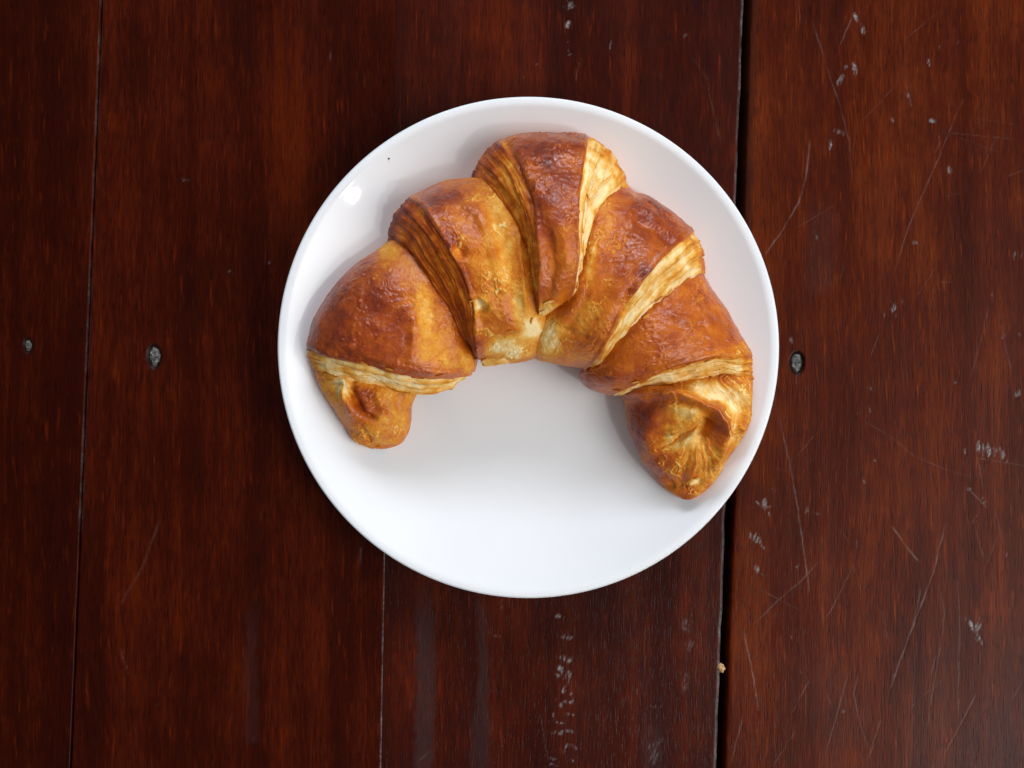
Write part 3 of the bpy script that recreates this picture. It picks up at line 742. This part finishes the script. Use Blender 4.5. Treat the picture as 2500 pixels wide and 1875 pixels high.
# browning dabs: (x, y, rx, ry, value, strength)
PAINT = {
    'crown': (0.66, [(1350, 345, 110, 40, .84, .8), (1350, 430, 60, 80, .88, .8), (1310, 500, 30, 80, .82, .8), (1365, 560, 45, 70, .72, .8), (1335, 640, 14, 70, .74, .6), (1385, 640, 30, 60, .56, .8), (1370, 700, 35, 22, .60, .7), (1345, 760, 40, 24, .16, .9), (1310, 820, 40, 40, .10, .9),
                     (1200, 400, 34, 45, .50, .85), (1170, 420, 20, 30, .62, .6), (1240, 460, 24, 40, .62, .6), (1265, 540, 18, 50, .40, .8), (1288, 660, 12, 80, .42, .8), (1305, 600, 9, 60, .72, .6), (1300, 740, 14, 40, .30, .7)]),
    'left_shoulder': (0.52, [(1075, 480, 70, 34, .80, .85), (1055, 520, 34, 40, .86, .8), (1100, 590, 22, 40, .86, .85), (1132, 670, 18, 45, .84, .85), (1150, 730, 14, 30, .78, .7), (1170, 845, 16, 35, .86, .9), (1185, 480, 40, 30, .50, .8), (1215, 530, 30, 45, .30, .85), (1165, 570, 30, 40, .60, .6),
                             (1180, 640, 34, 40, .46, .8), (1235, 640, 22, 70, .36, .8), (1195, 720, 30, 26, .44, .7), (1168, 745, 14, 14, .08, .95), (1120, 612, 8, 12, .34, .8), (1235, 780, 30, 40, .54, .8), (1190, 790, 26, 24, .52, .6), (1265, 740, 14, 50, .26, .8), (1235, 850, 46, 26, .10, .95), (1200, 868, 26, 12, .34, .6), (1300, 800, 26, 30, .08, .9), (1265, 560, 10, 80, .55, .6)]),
    'left_arm': (0.72, [(860, 760, 80, 80, .80, .8), (800, 810, 50, 50, .84, .8), (930, 820, 60, 50, .76, .6), (960, 860, 50, 24, .74, .7), (950, 620, 40, 34, .36, .9), (1010, 700, 30, 60, .52, .8), (1040, 790, 26, 80, .27, .95), (1065, 860, 50, 40, .36, .9), (1110, 880, 50, 30, .42, .9), (1090, 780, 26, 60, .48, .7), (1010, 640, 20, 40, .55, .6), (985, 670, 20, 40, .50, .4), (1015, 905, 20, 10, .62, .7), (880, 660, 50, 30, .72, .6), (1140, 890, 20, 30, .28, .7)]),
    'left_tip': (0.46, [(826, 935, 14, 14, .05, .95), (846, 948, 9, 16, .10, .9), (895, 965, 30, 20, .76, .95), (880, 995, 30, 22, .72, .9), (915, 1000, 26, 26, .66, .8), (828, 942, 16, 18, .16, .95), (840, 970, 12, 24, .36, .7), (960, 965, 40, 18, .30, .9), (985, 1000, 18, 40, .46, .8), (940, 1020, 30, 22, .40, .7), (860, 1040, 24, 30, .62, .7), (810, 985, 14, 36, .60, .7), (920, 1070, 40, 22, .44, .8), (900, 1050, 24, 12, .34, .6), (965, 1060, 22, 18, .58, .7), (925, 1090, 36, 8, .62, .6), (775, 935, 12, 20, .56, .7)]),
    'right_shoulder': (0.64, [(1580, 520, 60, 50, .86, .85), (1640, 560, 50, 40, .80, .8), (1545, 560, 40, 40, .84, .7), (1600, 600, 40, 34, .80, .7), (1480, 545, 22, 50, .46, .9), (1445, 640, 14, 60, .26, .9), (1490, 620, 30, 50, .70, .7), (1515, 690, 34, 50, .66, .7), (1480, 740, 30, 50, .58, .7), (1430, 770, 26, 40, .38, .8), (1400, 810, 40, 30, .52, .7), (1450, 840, 26, 24, .66, .7), (1460, 800, 20, 18, .50, .6), (1365, 833, 22, 8, .82, .85),
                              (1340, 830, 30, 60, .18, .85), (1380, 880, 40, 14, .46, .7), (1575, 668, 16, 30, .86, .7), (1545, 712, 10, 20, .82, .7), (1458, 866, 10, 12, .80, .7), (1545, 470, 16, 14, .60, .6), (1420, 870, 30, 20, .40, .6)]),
    'right_arm': (0.66, [(1690, 780, 60, 50, .70, .8), (1620, 840, 50, 34, .72, .8), (1740, 740, 40, 40, .62, .8), (1770, 810, 40, 34, .66, .7), (1500, 925, 36, 22, .80, .85), (1440, 935, 24, 22, .78, .8), (1560, 890, 34, 22, .70, .8), (1800, 855, 34, 16, .40, .85), (1730, 862, 40, 12, .50, .7), (1660, 720, 40, 20, .56, .6), (1590, 770, 30, 24, .58, .6), (1520, 850, 26, 30, .56, .7), (1700, 830, 40, 20, .58, .6), (1640, 800, 20, 16, .56, .5)]),
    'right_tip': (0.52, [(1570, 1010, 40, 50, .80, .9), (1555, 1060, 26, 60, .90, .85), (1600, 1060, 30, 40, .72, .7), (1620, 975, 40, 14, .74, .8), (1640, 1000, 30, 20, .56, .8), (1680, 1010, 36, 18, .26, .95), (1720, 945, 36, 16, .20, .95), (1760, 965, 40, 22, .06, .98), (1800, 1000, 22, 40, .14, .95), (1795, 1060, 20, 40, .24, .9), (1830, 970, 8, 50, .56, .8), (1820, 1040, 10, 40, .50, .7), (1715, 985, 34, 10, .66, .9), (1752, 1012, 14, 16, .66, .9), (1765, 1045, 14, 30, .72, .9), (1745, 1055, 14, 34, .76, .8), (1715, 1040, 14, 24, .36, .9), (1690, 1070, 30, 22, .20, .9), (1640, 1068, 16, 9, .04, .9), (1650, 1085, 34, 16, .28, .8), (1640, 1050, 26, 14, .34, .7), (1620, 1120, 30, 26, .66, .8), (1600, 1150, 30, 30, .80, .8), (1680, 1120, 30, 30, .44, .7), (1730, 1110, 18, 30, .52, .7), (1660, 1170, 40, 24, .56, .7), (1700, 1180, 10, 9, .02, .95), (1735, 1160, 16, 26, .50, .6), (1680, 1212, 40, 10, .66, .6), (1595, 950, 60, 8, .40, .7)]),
}
# where thin layers show on the cut edges and twisted tips: strand strokes (polyline, half width, browning change)
# fans: (centre, r0, r1, angle0, angle1, browning amplitude, relief mm); angle from straight down, positive to the left
FANS = {
    'right_tip': [((1712, 1030), 58, 180, -0.30, 1.15, .36, .62)],
    'left_tip': [((836, 915), 18, 95, -0.55, 0.45, .30, .6)],
}
# runs: layers that follow a line side by side: (polyline, half width, browning amplitude, relief mm)
RUNS = {
    'right_tip': [([(1770, 925), (1808, 955), (1824, 1000), (1812, 1050), (1780, 1100), (1752, 1150)], 24, .34, .7), ([(1540, 960), (1620, 952), (1690, 950)], 14, .25, .4)],
    'left_tip': [([(770, 925), (800, 935), (830, 930)], 10, .2, .3)],
}


def build_part(key, pname, label=None, ns=230, seed=1, layer_tone=(0.22, 0.20)):
    spec = PARTS[key]
    loops = spec['loops']
    M = len(loops)
    P = np.stack([resample(l[0], TAU) for l in loops])                 # M, NT, 2
    H = np.array([l[1] for l in loops], float); ZS = np.array([l[2] for l in loops], float)
    ZI = np.array([l[3] if len(l) > 3 else l[2] for l in loops], float)
    mid = P[:, NT_TOP // 2]
    step = np.hypot(*np.diff(P.mean(1), axis=0).T)
    sk = np.r_[0, np.cumsum(np.maximum(step, 4))]; total = sk[-1]
    s = np.linspace(0, total, ns)
    Pd = hermite(sk, P, s); Hd = hermite(sk, H, s); Zd = hermite(sk, ZS, s); Zi = hermite(sk, ZI, s)
    px, py = Pd[..., 0], Pd[..., 1]
    # where the rim of the plate rises under the pastry, its sides start above the glaze
    for arr, col_ in ((Zd, 0), (Zi, -1)):
        wx_, wy_ = px2w(px[:, col_], py[:, col_], arr * 1e-3)
        arr[:] = np.maximum(arr, plate_top(np.hypot(wx_ - PXC, wy_ - PYC) / sc) * 1e3 + 2.2)
    Hd = np.maximum(Hd, np.maximum(Zd, Zi) + 1.2)
    prof = np.sin(PHI) ** 0.92
    base = Zd[:, None] + (Zi - Zd)[:, None] * TAU[None]
    z = (base + (Hd - (Zd + Zi) / 2)[:, None] * prof[None]) * 1e-3
    S = np.repeat(s[:, None], NT_TOP, 1)
    # step zone weights (layered edges)
    cl, cr = spec['crest']
    zone = np.zeros(ns)
    if cl is not None: zone = np.maximum(zone, 1 - sstep(sk[cl] - 5, sk[cl] + 3, s))
    if cr is not None: zone = np.maximum(zone, sstep(sk[cr] - 3, sk[cr] + 5, s))
    Zone = np.repeat(zone[:, None], NT_TOP, 1)
    x, y = px2w(px, py, z)
    # underside
    phb = np.linspace(np.pi, 2 * np.pi, NT_BOT + 2)[1:-1]
    inn = np.stack([x[:, -1], y[:, -1]], -1); out = np.stack([x[:, 0], y[:, 0]], -1)
    c = (inn + out) / 2; hf = (out - inn) / 2
    xb = c[:, None, 0] + hf[:, None, 0] * np.sign(np.cos(phb)) * np.abs(np.cos(phb)) ** 1.15
    yb = c[:, None, 1] + hf[:, None, 1] * np.sign(np.cos(phb)) * np.abs(np.cos(phb)) ** 1.15
    tb = (1 + np.cos(phb)) / 2
    eb = (Zi[:, None] + (Zd - Zi)[:, None] * tb) * 1e-3
    zb = eb - (eb - 0.004) * np.abs(np.sin(phb)) ** 0.7
    V = np.concatenate([np.stack([x, y, z], -1), np.stack([xb, yb, zb], -1)], 1)
    N = grid_normals(V, True)
    if N[ns // 2, NT_TOP // 2, 2] < 0: N = -N; flip = True
    else: flip = False
    # ---- displacement on the upper side, mm
    mm = 1e-3
    qx, qy, qz = x / mm, y / mm, z / mm
    edge = 0.5 + 0.5 * np.sin(PHI)[None] ** 0.4
    crust = 1 - Zone
    d = 0.75 * fbm(qx / 13, qy / 13, qz / 13, seed, 2) * (0.4 + 0.6 * crust)
    rid = 1 - np.abs(fbm(qx / 4.2 + 1.2 * fbm(qx / 9, qy / 9, qz / 9, seed + 40, 2), qy / 4.2, qz / 4.2, seed + 3, 3))
    d += 0.42 * (rid - 0.75) * crust * (0.25 + 0.75 * np.clip(0.4 + 1.5 * fbm(qx / 14, qy / 14, qz / 14, seed + 88, 2), 0, 1))
    patch = np.clip(0.5 + 1.2 * fbm(qx / 11, qy / 11, qz / 11, seed + 8, 2), 0, 1)
    d += 0.20 * fbm(qx / 1.9, qy / 1.9, qz / 1.9, seed + 5, 2) * crust * patch
    bl = 0.6 * domes(qx / 1.9, qy / 1.9, qz / 1.9, seed + 6, 0.15, 0.42, 0.75 if key == 'left_arm' else 0.45)
    big = 0.5 * domes(qx / 3.6, qy / 3.6, qz / 3.6, seed + 66, 0.15, 0.45, 0.5)
    bmask = np.clip(0.4 + 1.6 * fbm(qx / 9, qy / 9, qz / 9, seed + 67, 2), 0, 1)
    d += ((0.75 if key == 'left_arm' else 0.40) * bl + (0.9 if key == 'left_arm' else 0.45) * big) * crust * bmask
    # fine crinkles of the glazed skin, in patches
    ckm = np.clip(0.35 + 1.8 * fbm(qx / 10, qy / 10, qz / 10, seed + 91, 2), 0, 1)
    ck = 1 - np.abs(fbm(qx / 2.1 + 0.8 * fbm(qx / 4, qy / 4, qz / 4, seed + 93, 2), qy / 1.7, qz / 1.9, seed + 92, 2)) * 1.6
    cka = {'right_arm': .42, 'right_shoulder': .36, 'left_tip': .42, 'left_arm': .22, 'crown': .24, 'right_tip': .26}.get(key, .26)
    d += cka * ck * crust * ckm
    # thin pale flakes: broken wrinkle lines in patches
    fl = fbm(qx / 3.4, qy / 3.4, qz / 3.4, seed + 81, 3)
    flp = np.clip(1.6 * fbm(qx / 8, qy / 8, qz / 8, seed + 83, 2) + 0.25, 0, 1)
    flake = np.exp(-(fl / 0.055) ** 2) * flp * crust * (0.25 if key == 'left_arm' else 1.0)
    d += 0.38 * flake
    # layers: strands that follow the edge
    T = np.repeat((np.arange(NT_TOP) / NT_TOP)[None], ns, 0)
    wave = 5.0 * fbm(T * 5, S / 60, 0.5, seed + 11, 2) + 1.4 * fbm(T * 18, S / 20, 0.9, seed + 12, 2)
    lay = fbm((S + wave) / 2.6, T * 9.0, 0.2, seed + 13, 3)
    lay2 = fbm((S + wave) / 8.5, T * 6.0, 0.7, seed + 14, 2)
    d += Zone * (0.45 * lay + 0.80 * lay2 + 0.7 * fbm(qx / 5, qy / 5, qz / 5, seed + 45, 3))
    brown0, dabs = PAINT[key]
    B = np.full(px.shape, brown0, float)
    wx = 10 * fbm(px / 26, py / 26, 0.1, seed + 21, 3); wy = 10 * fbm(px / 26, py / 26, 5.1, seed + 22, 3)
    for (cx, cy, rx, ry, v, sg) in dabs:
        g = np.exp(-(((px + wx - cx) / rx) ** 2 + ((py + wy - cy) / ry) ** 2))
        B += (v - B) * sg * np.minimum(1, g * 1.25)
    B += 0.10 * (rid - 0.78) * crust + 0.10 * fbm(qx / 3, qy / 3, qz / 3, seed + 31, 3) * crust + 0.12 * fbm(qx / 8, qy / 8, qz / 8, seed + 35, 2) * crust
    B -= (0.14 * bl + 0.20 * big) * crust * bmask * (1.0 if key == 'left_arm' else 0.5)
    B -= 0.26 * flake
    # crusted lip along each layered edge
    for cc, sgn in ((cl, -1), (cr, 1)):
        if cc is None: continue
        ds = (S - sk[cc]) * sgn + 0.6 * wave
        d += 0.75 * np.exp(-((ds + 4) / 6.0) ** 2)
        zl = sstep(-2, 4, ds) * (np.sign(S - sk[cc]) * sgn > -0.5)
        tone = layer_tone[0] if sgn < 0 else layer_tone[1]
        lb = tone + (0.12 if key == 'left_shoulder' else 0.17) * lay + (0.10 if key == 'left_shoulder' else 0.16) * lay2 + 0.22 * fbm(qx / 4, qy / 4, qz / 4, seed + 44, 3)
        # separate sheets, each with a toasted rim
        wd = abs(sk[-1 if sgn > 0 else 0] - sk[cc])
        uu = (ds + 3.0 * fbm(T * 11, 0.3, S / 50, seed + 95, 2) + 2.2 * wave * 0.5) / max(wd / 3.3, 5.0)
        fr_ = uu - np.floor(uu)
        ok = (ds > 1) * (0.5 if (key == 'left_shoulder' or sgn < 0) else 1.0)
        d += ok * 0.85 * (fr_ ** 1.5 - 0.4)
        lb = lb + ok * (0.16 * np.exp(-((1 - fr_) / 0.16) ** 2) - 0.05 * (1 - fr_)) * np.clip(0.6 + fbm(T * 14, np.floor(uu) * 3.1, 0.4, seed + 96, 2), 0.1, 1.4)
        lb = lb + 0.22 * (1 - sstep(0.06, 0.25, T)) + 0.16 * (1 - sstep(0, 9, ds))
        B = B + (np.clip(lb, 0.0, 0.95) - B) * zl
    for (c0, r0, r1, a0, a1, amp, rel) in FANS.get(key, []):
        dx = c0[0] - px; dy = py - c0[1]
        rad = np.hypot(dx, dy); th = np.arctan2(dx, dy) + 0.10 * fbm(px / 30, py / 30, 0.3, seed + 52, 2)
        st = 0.65 * fbm(th * 7.5, rad / 130, 0.4, seed + 50, 2) + 0.6 * fbm(th * 17, rad / 60, 0.8, seed + 51, 2)
        wgt = sstep(r0 * 0.4, r0 * 1.3, rad) * (1 - sstep(r1 * 0.6, r1, rad)) * sstep(a0 - .25, a0 + .1, th) * (1 - sstep(a1 - .1, a1 + .3, th))
        B += amp * st * wgt; d += rel * st * wgt
    for (poly, w, amp, rel) in RUNS.get(key, []):
        dd, fr = seg_dist(px, py, poly)
        side = dd + 40 * fr
        st = fbm((dd + 2.5 * fbm(fr * 9, 0.4, dd / 40, seed + 54, 2)) / 4.2, fr * 3, 0.4, seed + 55, 2)
        wgt = np.exp(-(dd / w) ** 2)
        B += amp * st * wgt; d += rel * st * wgt
    for (poly, w, a) in SCULPT.get(key, []):
        dd, fr = seg_dist(px + 0.35 * wx, py + 0.35 * wy, poly)
        fade = np.minimum(1, np.minimum(fr, 1 - fr) * 5 + 0.45) if len(poly) > 2 else 1
        d += a * np.exp(-(dd / w) ** 2) * fade
    # pale, rough sides near the plate
    B = B + (0.46 + 0.1 * fbm(qx / 4, qy / 4, qz / 4, seed + 61, 2) - B) * (1 - sstep(0.0, 0.10, np.sin(PHI)[None] + 0 * B)) * 0.35
    d = d * edge
    V[:, :NT_TOP] += N[:, :NT_TOP] * (d * mm)[..., None]
    # rest on the plate, never below its glaze
    rr = np.hypot(V[..., 0] - PXC, V[..., 1] - PYC)
    V[..., 2] = np.maximum(V[..., 2], plate_top(rr / sc) + 0.00045)
    N = grid_normals(V, True)
    if flip: N = -N
    full = lambda A, v: np.concatenate([A, np.full((ns, NT_BOT), v)], 1)
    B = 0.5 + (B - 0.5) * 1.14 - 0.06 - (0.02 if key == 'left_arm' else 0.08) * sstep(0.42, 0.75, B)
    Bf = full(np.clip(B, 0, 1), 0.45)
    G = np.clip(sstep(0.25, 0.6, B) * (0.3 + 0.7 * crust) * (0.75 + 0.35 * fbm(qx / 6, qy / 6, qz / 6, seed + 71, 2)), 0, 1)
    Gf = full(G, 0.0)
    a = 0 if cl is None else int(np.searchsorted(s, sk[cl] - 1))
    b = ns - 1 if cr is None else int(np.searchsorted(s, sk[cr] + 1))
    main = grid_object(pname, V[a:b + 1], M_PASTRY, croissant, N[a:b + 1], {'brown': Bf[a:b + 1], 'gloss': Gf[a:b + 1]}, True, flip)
    if label: main['label'] = label
    for (i0, i1) in ((0, a), (b, ns - 1)):
        if i1 > i0:
            grid_object('layered_edge', V[i0:i1 + 1], M_PASTRY, main, N[i0:i1 + 1], {'brown': Bf[i0:i1 + 1], 'gloss': Gf[i0:i1 + 1]}, True, flip)
    SURF.append((main, px.copy(), py.copy(), V[:, :NT_TOP].copy(), N[:, :NT_TOP].copy()))
    return main, V


SURF = []
crown, crownV = build_part('crown', 'segment', 'dark glazed middle segment, narrowing to the inner side', seed=3, layer_tone=(0.52, 0.18))
lsh, _ = build_part('left_shoulder', 'segment', 'segment with a dark ridge left of the middle one', seed=9, layer_tone=(.3, 0.66))
larm, _ = build_part('left_arm', 'segment', 'blistered deep brown segment above the stubby tip', ns=260, seed=15, layer_tone=(.3, 0.24))
ltip, _ = build_part('left_tip', 'tip', 'stubby rounded tip', ns=210, seed=21)
rsh, _ = build_part('right_shoulder', 'segment', 'segment with a pale layered edge right of the middle one', seed=27, layer_tone=(.3, 0.20))
rarm, _ = build_part('right_arm', 'segment', 'broad wrinkled segment above the twisted tip', seed=33, layer_tone=(.3, 0.22))
rtip, _ = build_part('right_tip', 'tip', 'twisted pointed tip with a pale hollow', ns=250, seed=39)


# thin lifted flakes of crust, each on the segment it peels from: (x, y, length mm, width mm, turn deg)
FLAKES = [(1612, 734, 3.4, 1.3, 40), (1640, 716, 2.6, 1.1, 30), (1575, 768, 2.8, 1.0, 45), (1340, 742, 3.6, 1.2, 35), (1322, 764, 2.8, 1.0, 55), (1302, 786, 2.4, 1.3, 100),
          (1412, 700, 2.6, 0.9, 70), (1505, 958, 2.8, 1.1, 20), (1552, 938, 3.2, 1.0, 25), (1735, 884, 3.4, 1.2, 5), (1690, 892, 2.6, 1.0, 10), (885, 890, 2.6, 1.0, -15), (950, 906, 3.0, 1.1, -20),
          (1075, 921, 2.8, 0.9, -3), (1440, 478, 2.4, 1.0, 110), (1428, 560, 2.6, 0.9, 95), (1250, 812, 2.8, 1.3, 10), 
          (1160, 735, 2.6, 1.2, 20), (1118, 596, 2.4, 1.0, 60), (1700, 1172, 2.2, 1.4, 30), (1780, 1010, 3.0, 1.2, -50), (926, 1094, 1.6, 0.9, -60), (1788, 1060, 2.6, 1.2, -70)]
rf = np.random.default_rng(11)
for (fx_, fy_, ln, wd_, ang_) in FLAKES:
    cand = None
    for (part, ppx, ppy, VV, NN) in SURF:
        wpx, wpy = w2px(VV[..., 0], VV[..., 1], VV[..., 2])
        dd = (wpx - fx_) ** 2 + (wpy - fy_) ** 2
        k = np.where(dd < 36, VV[..., 2], -1)
        ij = np.unravel_index(np.argmax(k), k.shape)
        if k[ij] > 0 and (cand is None or k[ij] > cand[1][2]):
            cand = (part, VV[ij], NN[ij])
    if cand is None: continue
    part, p0, n0 = cand
    a = math.radians(ang_ + rf.uniform(-8, 8))
    tx = np.array([math.cos(a), math.sin(a), 0.0]); tx = tx - n0 * (tx @ n0); tx /= np.linalg.norm(tx)
    ty = np.cross(n0, tx)
    U, W = np.meshgrid(np.linspace(-1, 1, 9), np.linspace(-1, 1, 5), indexing='ij')
    rag = 1 - 0.55 * U ** 2 + 0.25 * fbm(U * 2 + fx_, W * 2, 0.3, 7, 2)
    lift = 0.10 + 0.45 * np.clip(W * 0.5 + 0.5, 0, 1) ** 1.6 + 0.12 * U ** 2
    top = p0 + (U * ln * 0.5e-3)[..., None] * tx + (W * rag * wd_ * 0.5e-3)[..., None] * ty + (lift * 1e-3)[..., None] * n0
    bot = top - n0 * 0.00018
    Vf = np.concatenate([top, bot[:, ::-1]], 1)
    bw = np.clip(0.16 + 0.22 * rf.random() + 0.2 * np.concatenate([W, W[:, ::-1]], 1) * 0.5, 0, 1)
    f_ = grid_object('flake', Vf, M_PASTRY, part, None, {'brown': bw, 'gloss': np.full(bw.shape, 0.25)}, True, flip=False)


# torn soft crumb on the inner side, between the middle segments
def lump(name, cx, cy, z, rx, ry, rz, mat, parent, seed, rough=0.25, rot=0.0, brown=None, nu=60, nv=34):
    U, W = np.meshgrid(np.linspace(0, 2 * np.pi, nu, endpoint=False), np.linspace(0.02, np.pi - 0.02, nv), indexing='xy')
    X = np.cos(U) * np.sin(W); Y = np.sin(U) * np.sin(W); Z = np.cos(W)
    r = 1 + rough * fbm(X * 2.2 + seed, Y * 2.2, Z * 2.2, seed, 4, 0.6)
    X, Y, Z = X * r * rx, Y * r * ry, Z * r * rz
    c, s_ = math.cos(rot), math.sin(rot)
    V = np.stack([cx + X * c - Y * s_, cy + X * s_ + Y * c, z + Z], -1)
    at = None
    if brown is not None:
        at = {'brown': np.clip(brown + 0.2 * fbm(V[..., 0] * 300, V[..., 1] * 300, V[..., 2] * 300, seed + 3, 3), 0, 1), 'gloss': np.zeros(V.shape[:2])}
    return grid_object(name, V, mat, parent, None, at, True, flip=True)


for (cx, cy, z, rx, ry, rz, sd, rot) in [(1238, 858, .0205, .0105, .0040, .0062, 5, .34), (1276, 826, .0250, .0070, .0045, .0060, 8, .75)]:
    x, y = px2w(cx, cy, z)
    lump('torn_crumb', x, y, z, rx, ry, rz, M_PASTRY, croissant, sd, 0.22, rot, 0.14)

# ------------------------------------------------------------------ loose crumbs and a speck
x, y = px2w(1760, 1629, -0.0010)
crumb = lump('crumb', 0, 0, 0, 0.0014, 0.0017, 0.0014, M_CRUMB, None, 12, 0.45, 0.3, None, 24, 14)
crumb.location = (x, y, -0.0006)
tag(crumb, 'small tan crumb caught in the wide gap between the planks', 'crumb')
xs, ys = px2w(949, 387, 0.017)
rs = math.hypot(xs - PXC, ys - PYC)
speck = lump('speck', 0, 0, 0, 0.00042, 0.00036, 0.00022, M_SPECK, None, 14, 0.2, 0, None, 12, 8)
speck.location = (xs, ys, float(plate_top(rs / sc)) + 0.00022)
tag(speck, 'tiny dark speck on the bare upper left rim of the plate', 'speck')
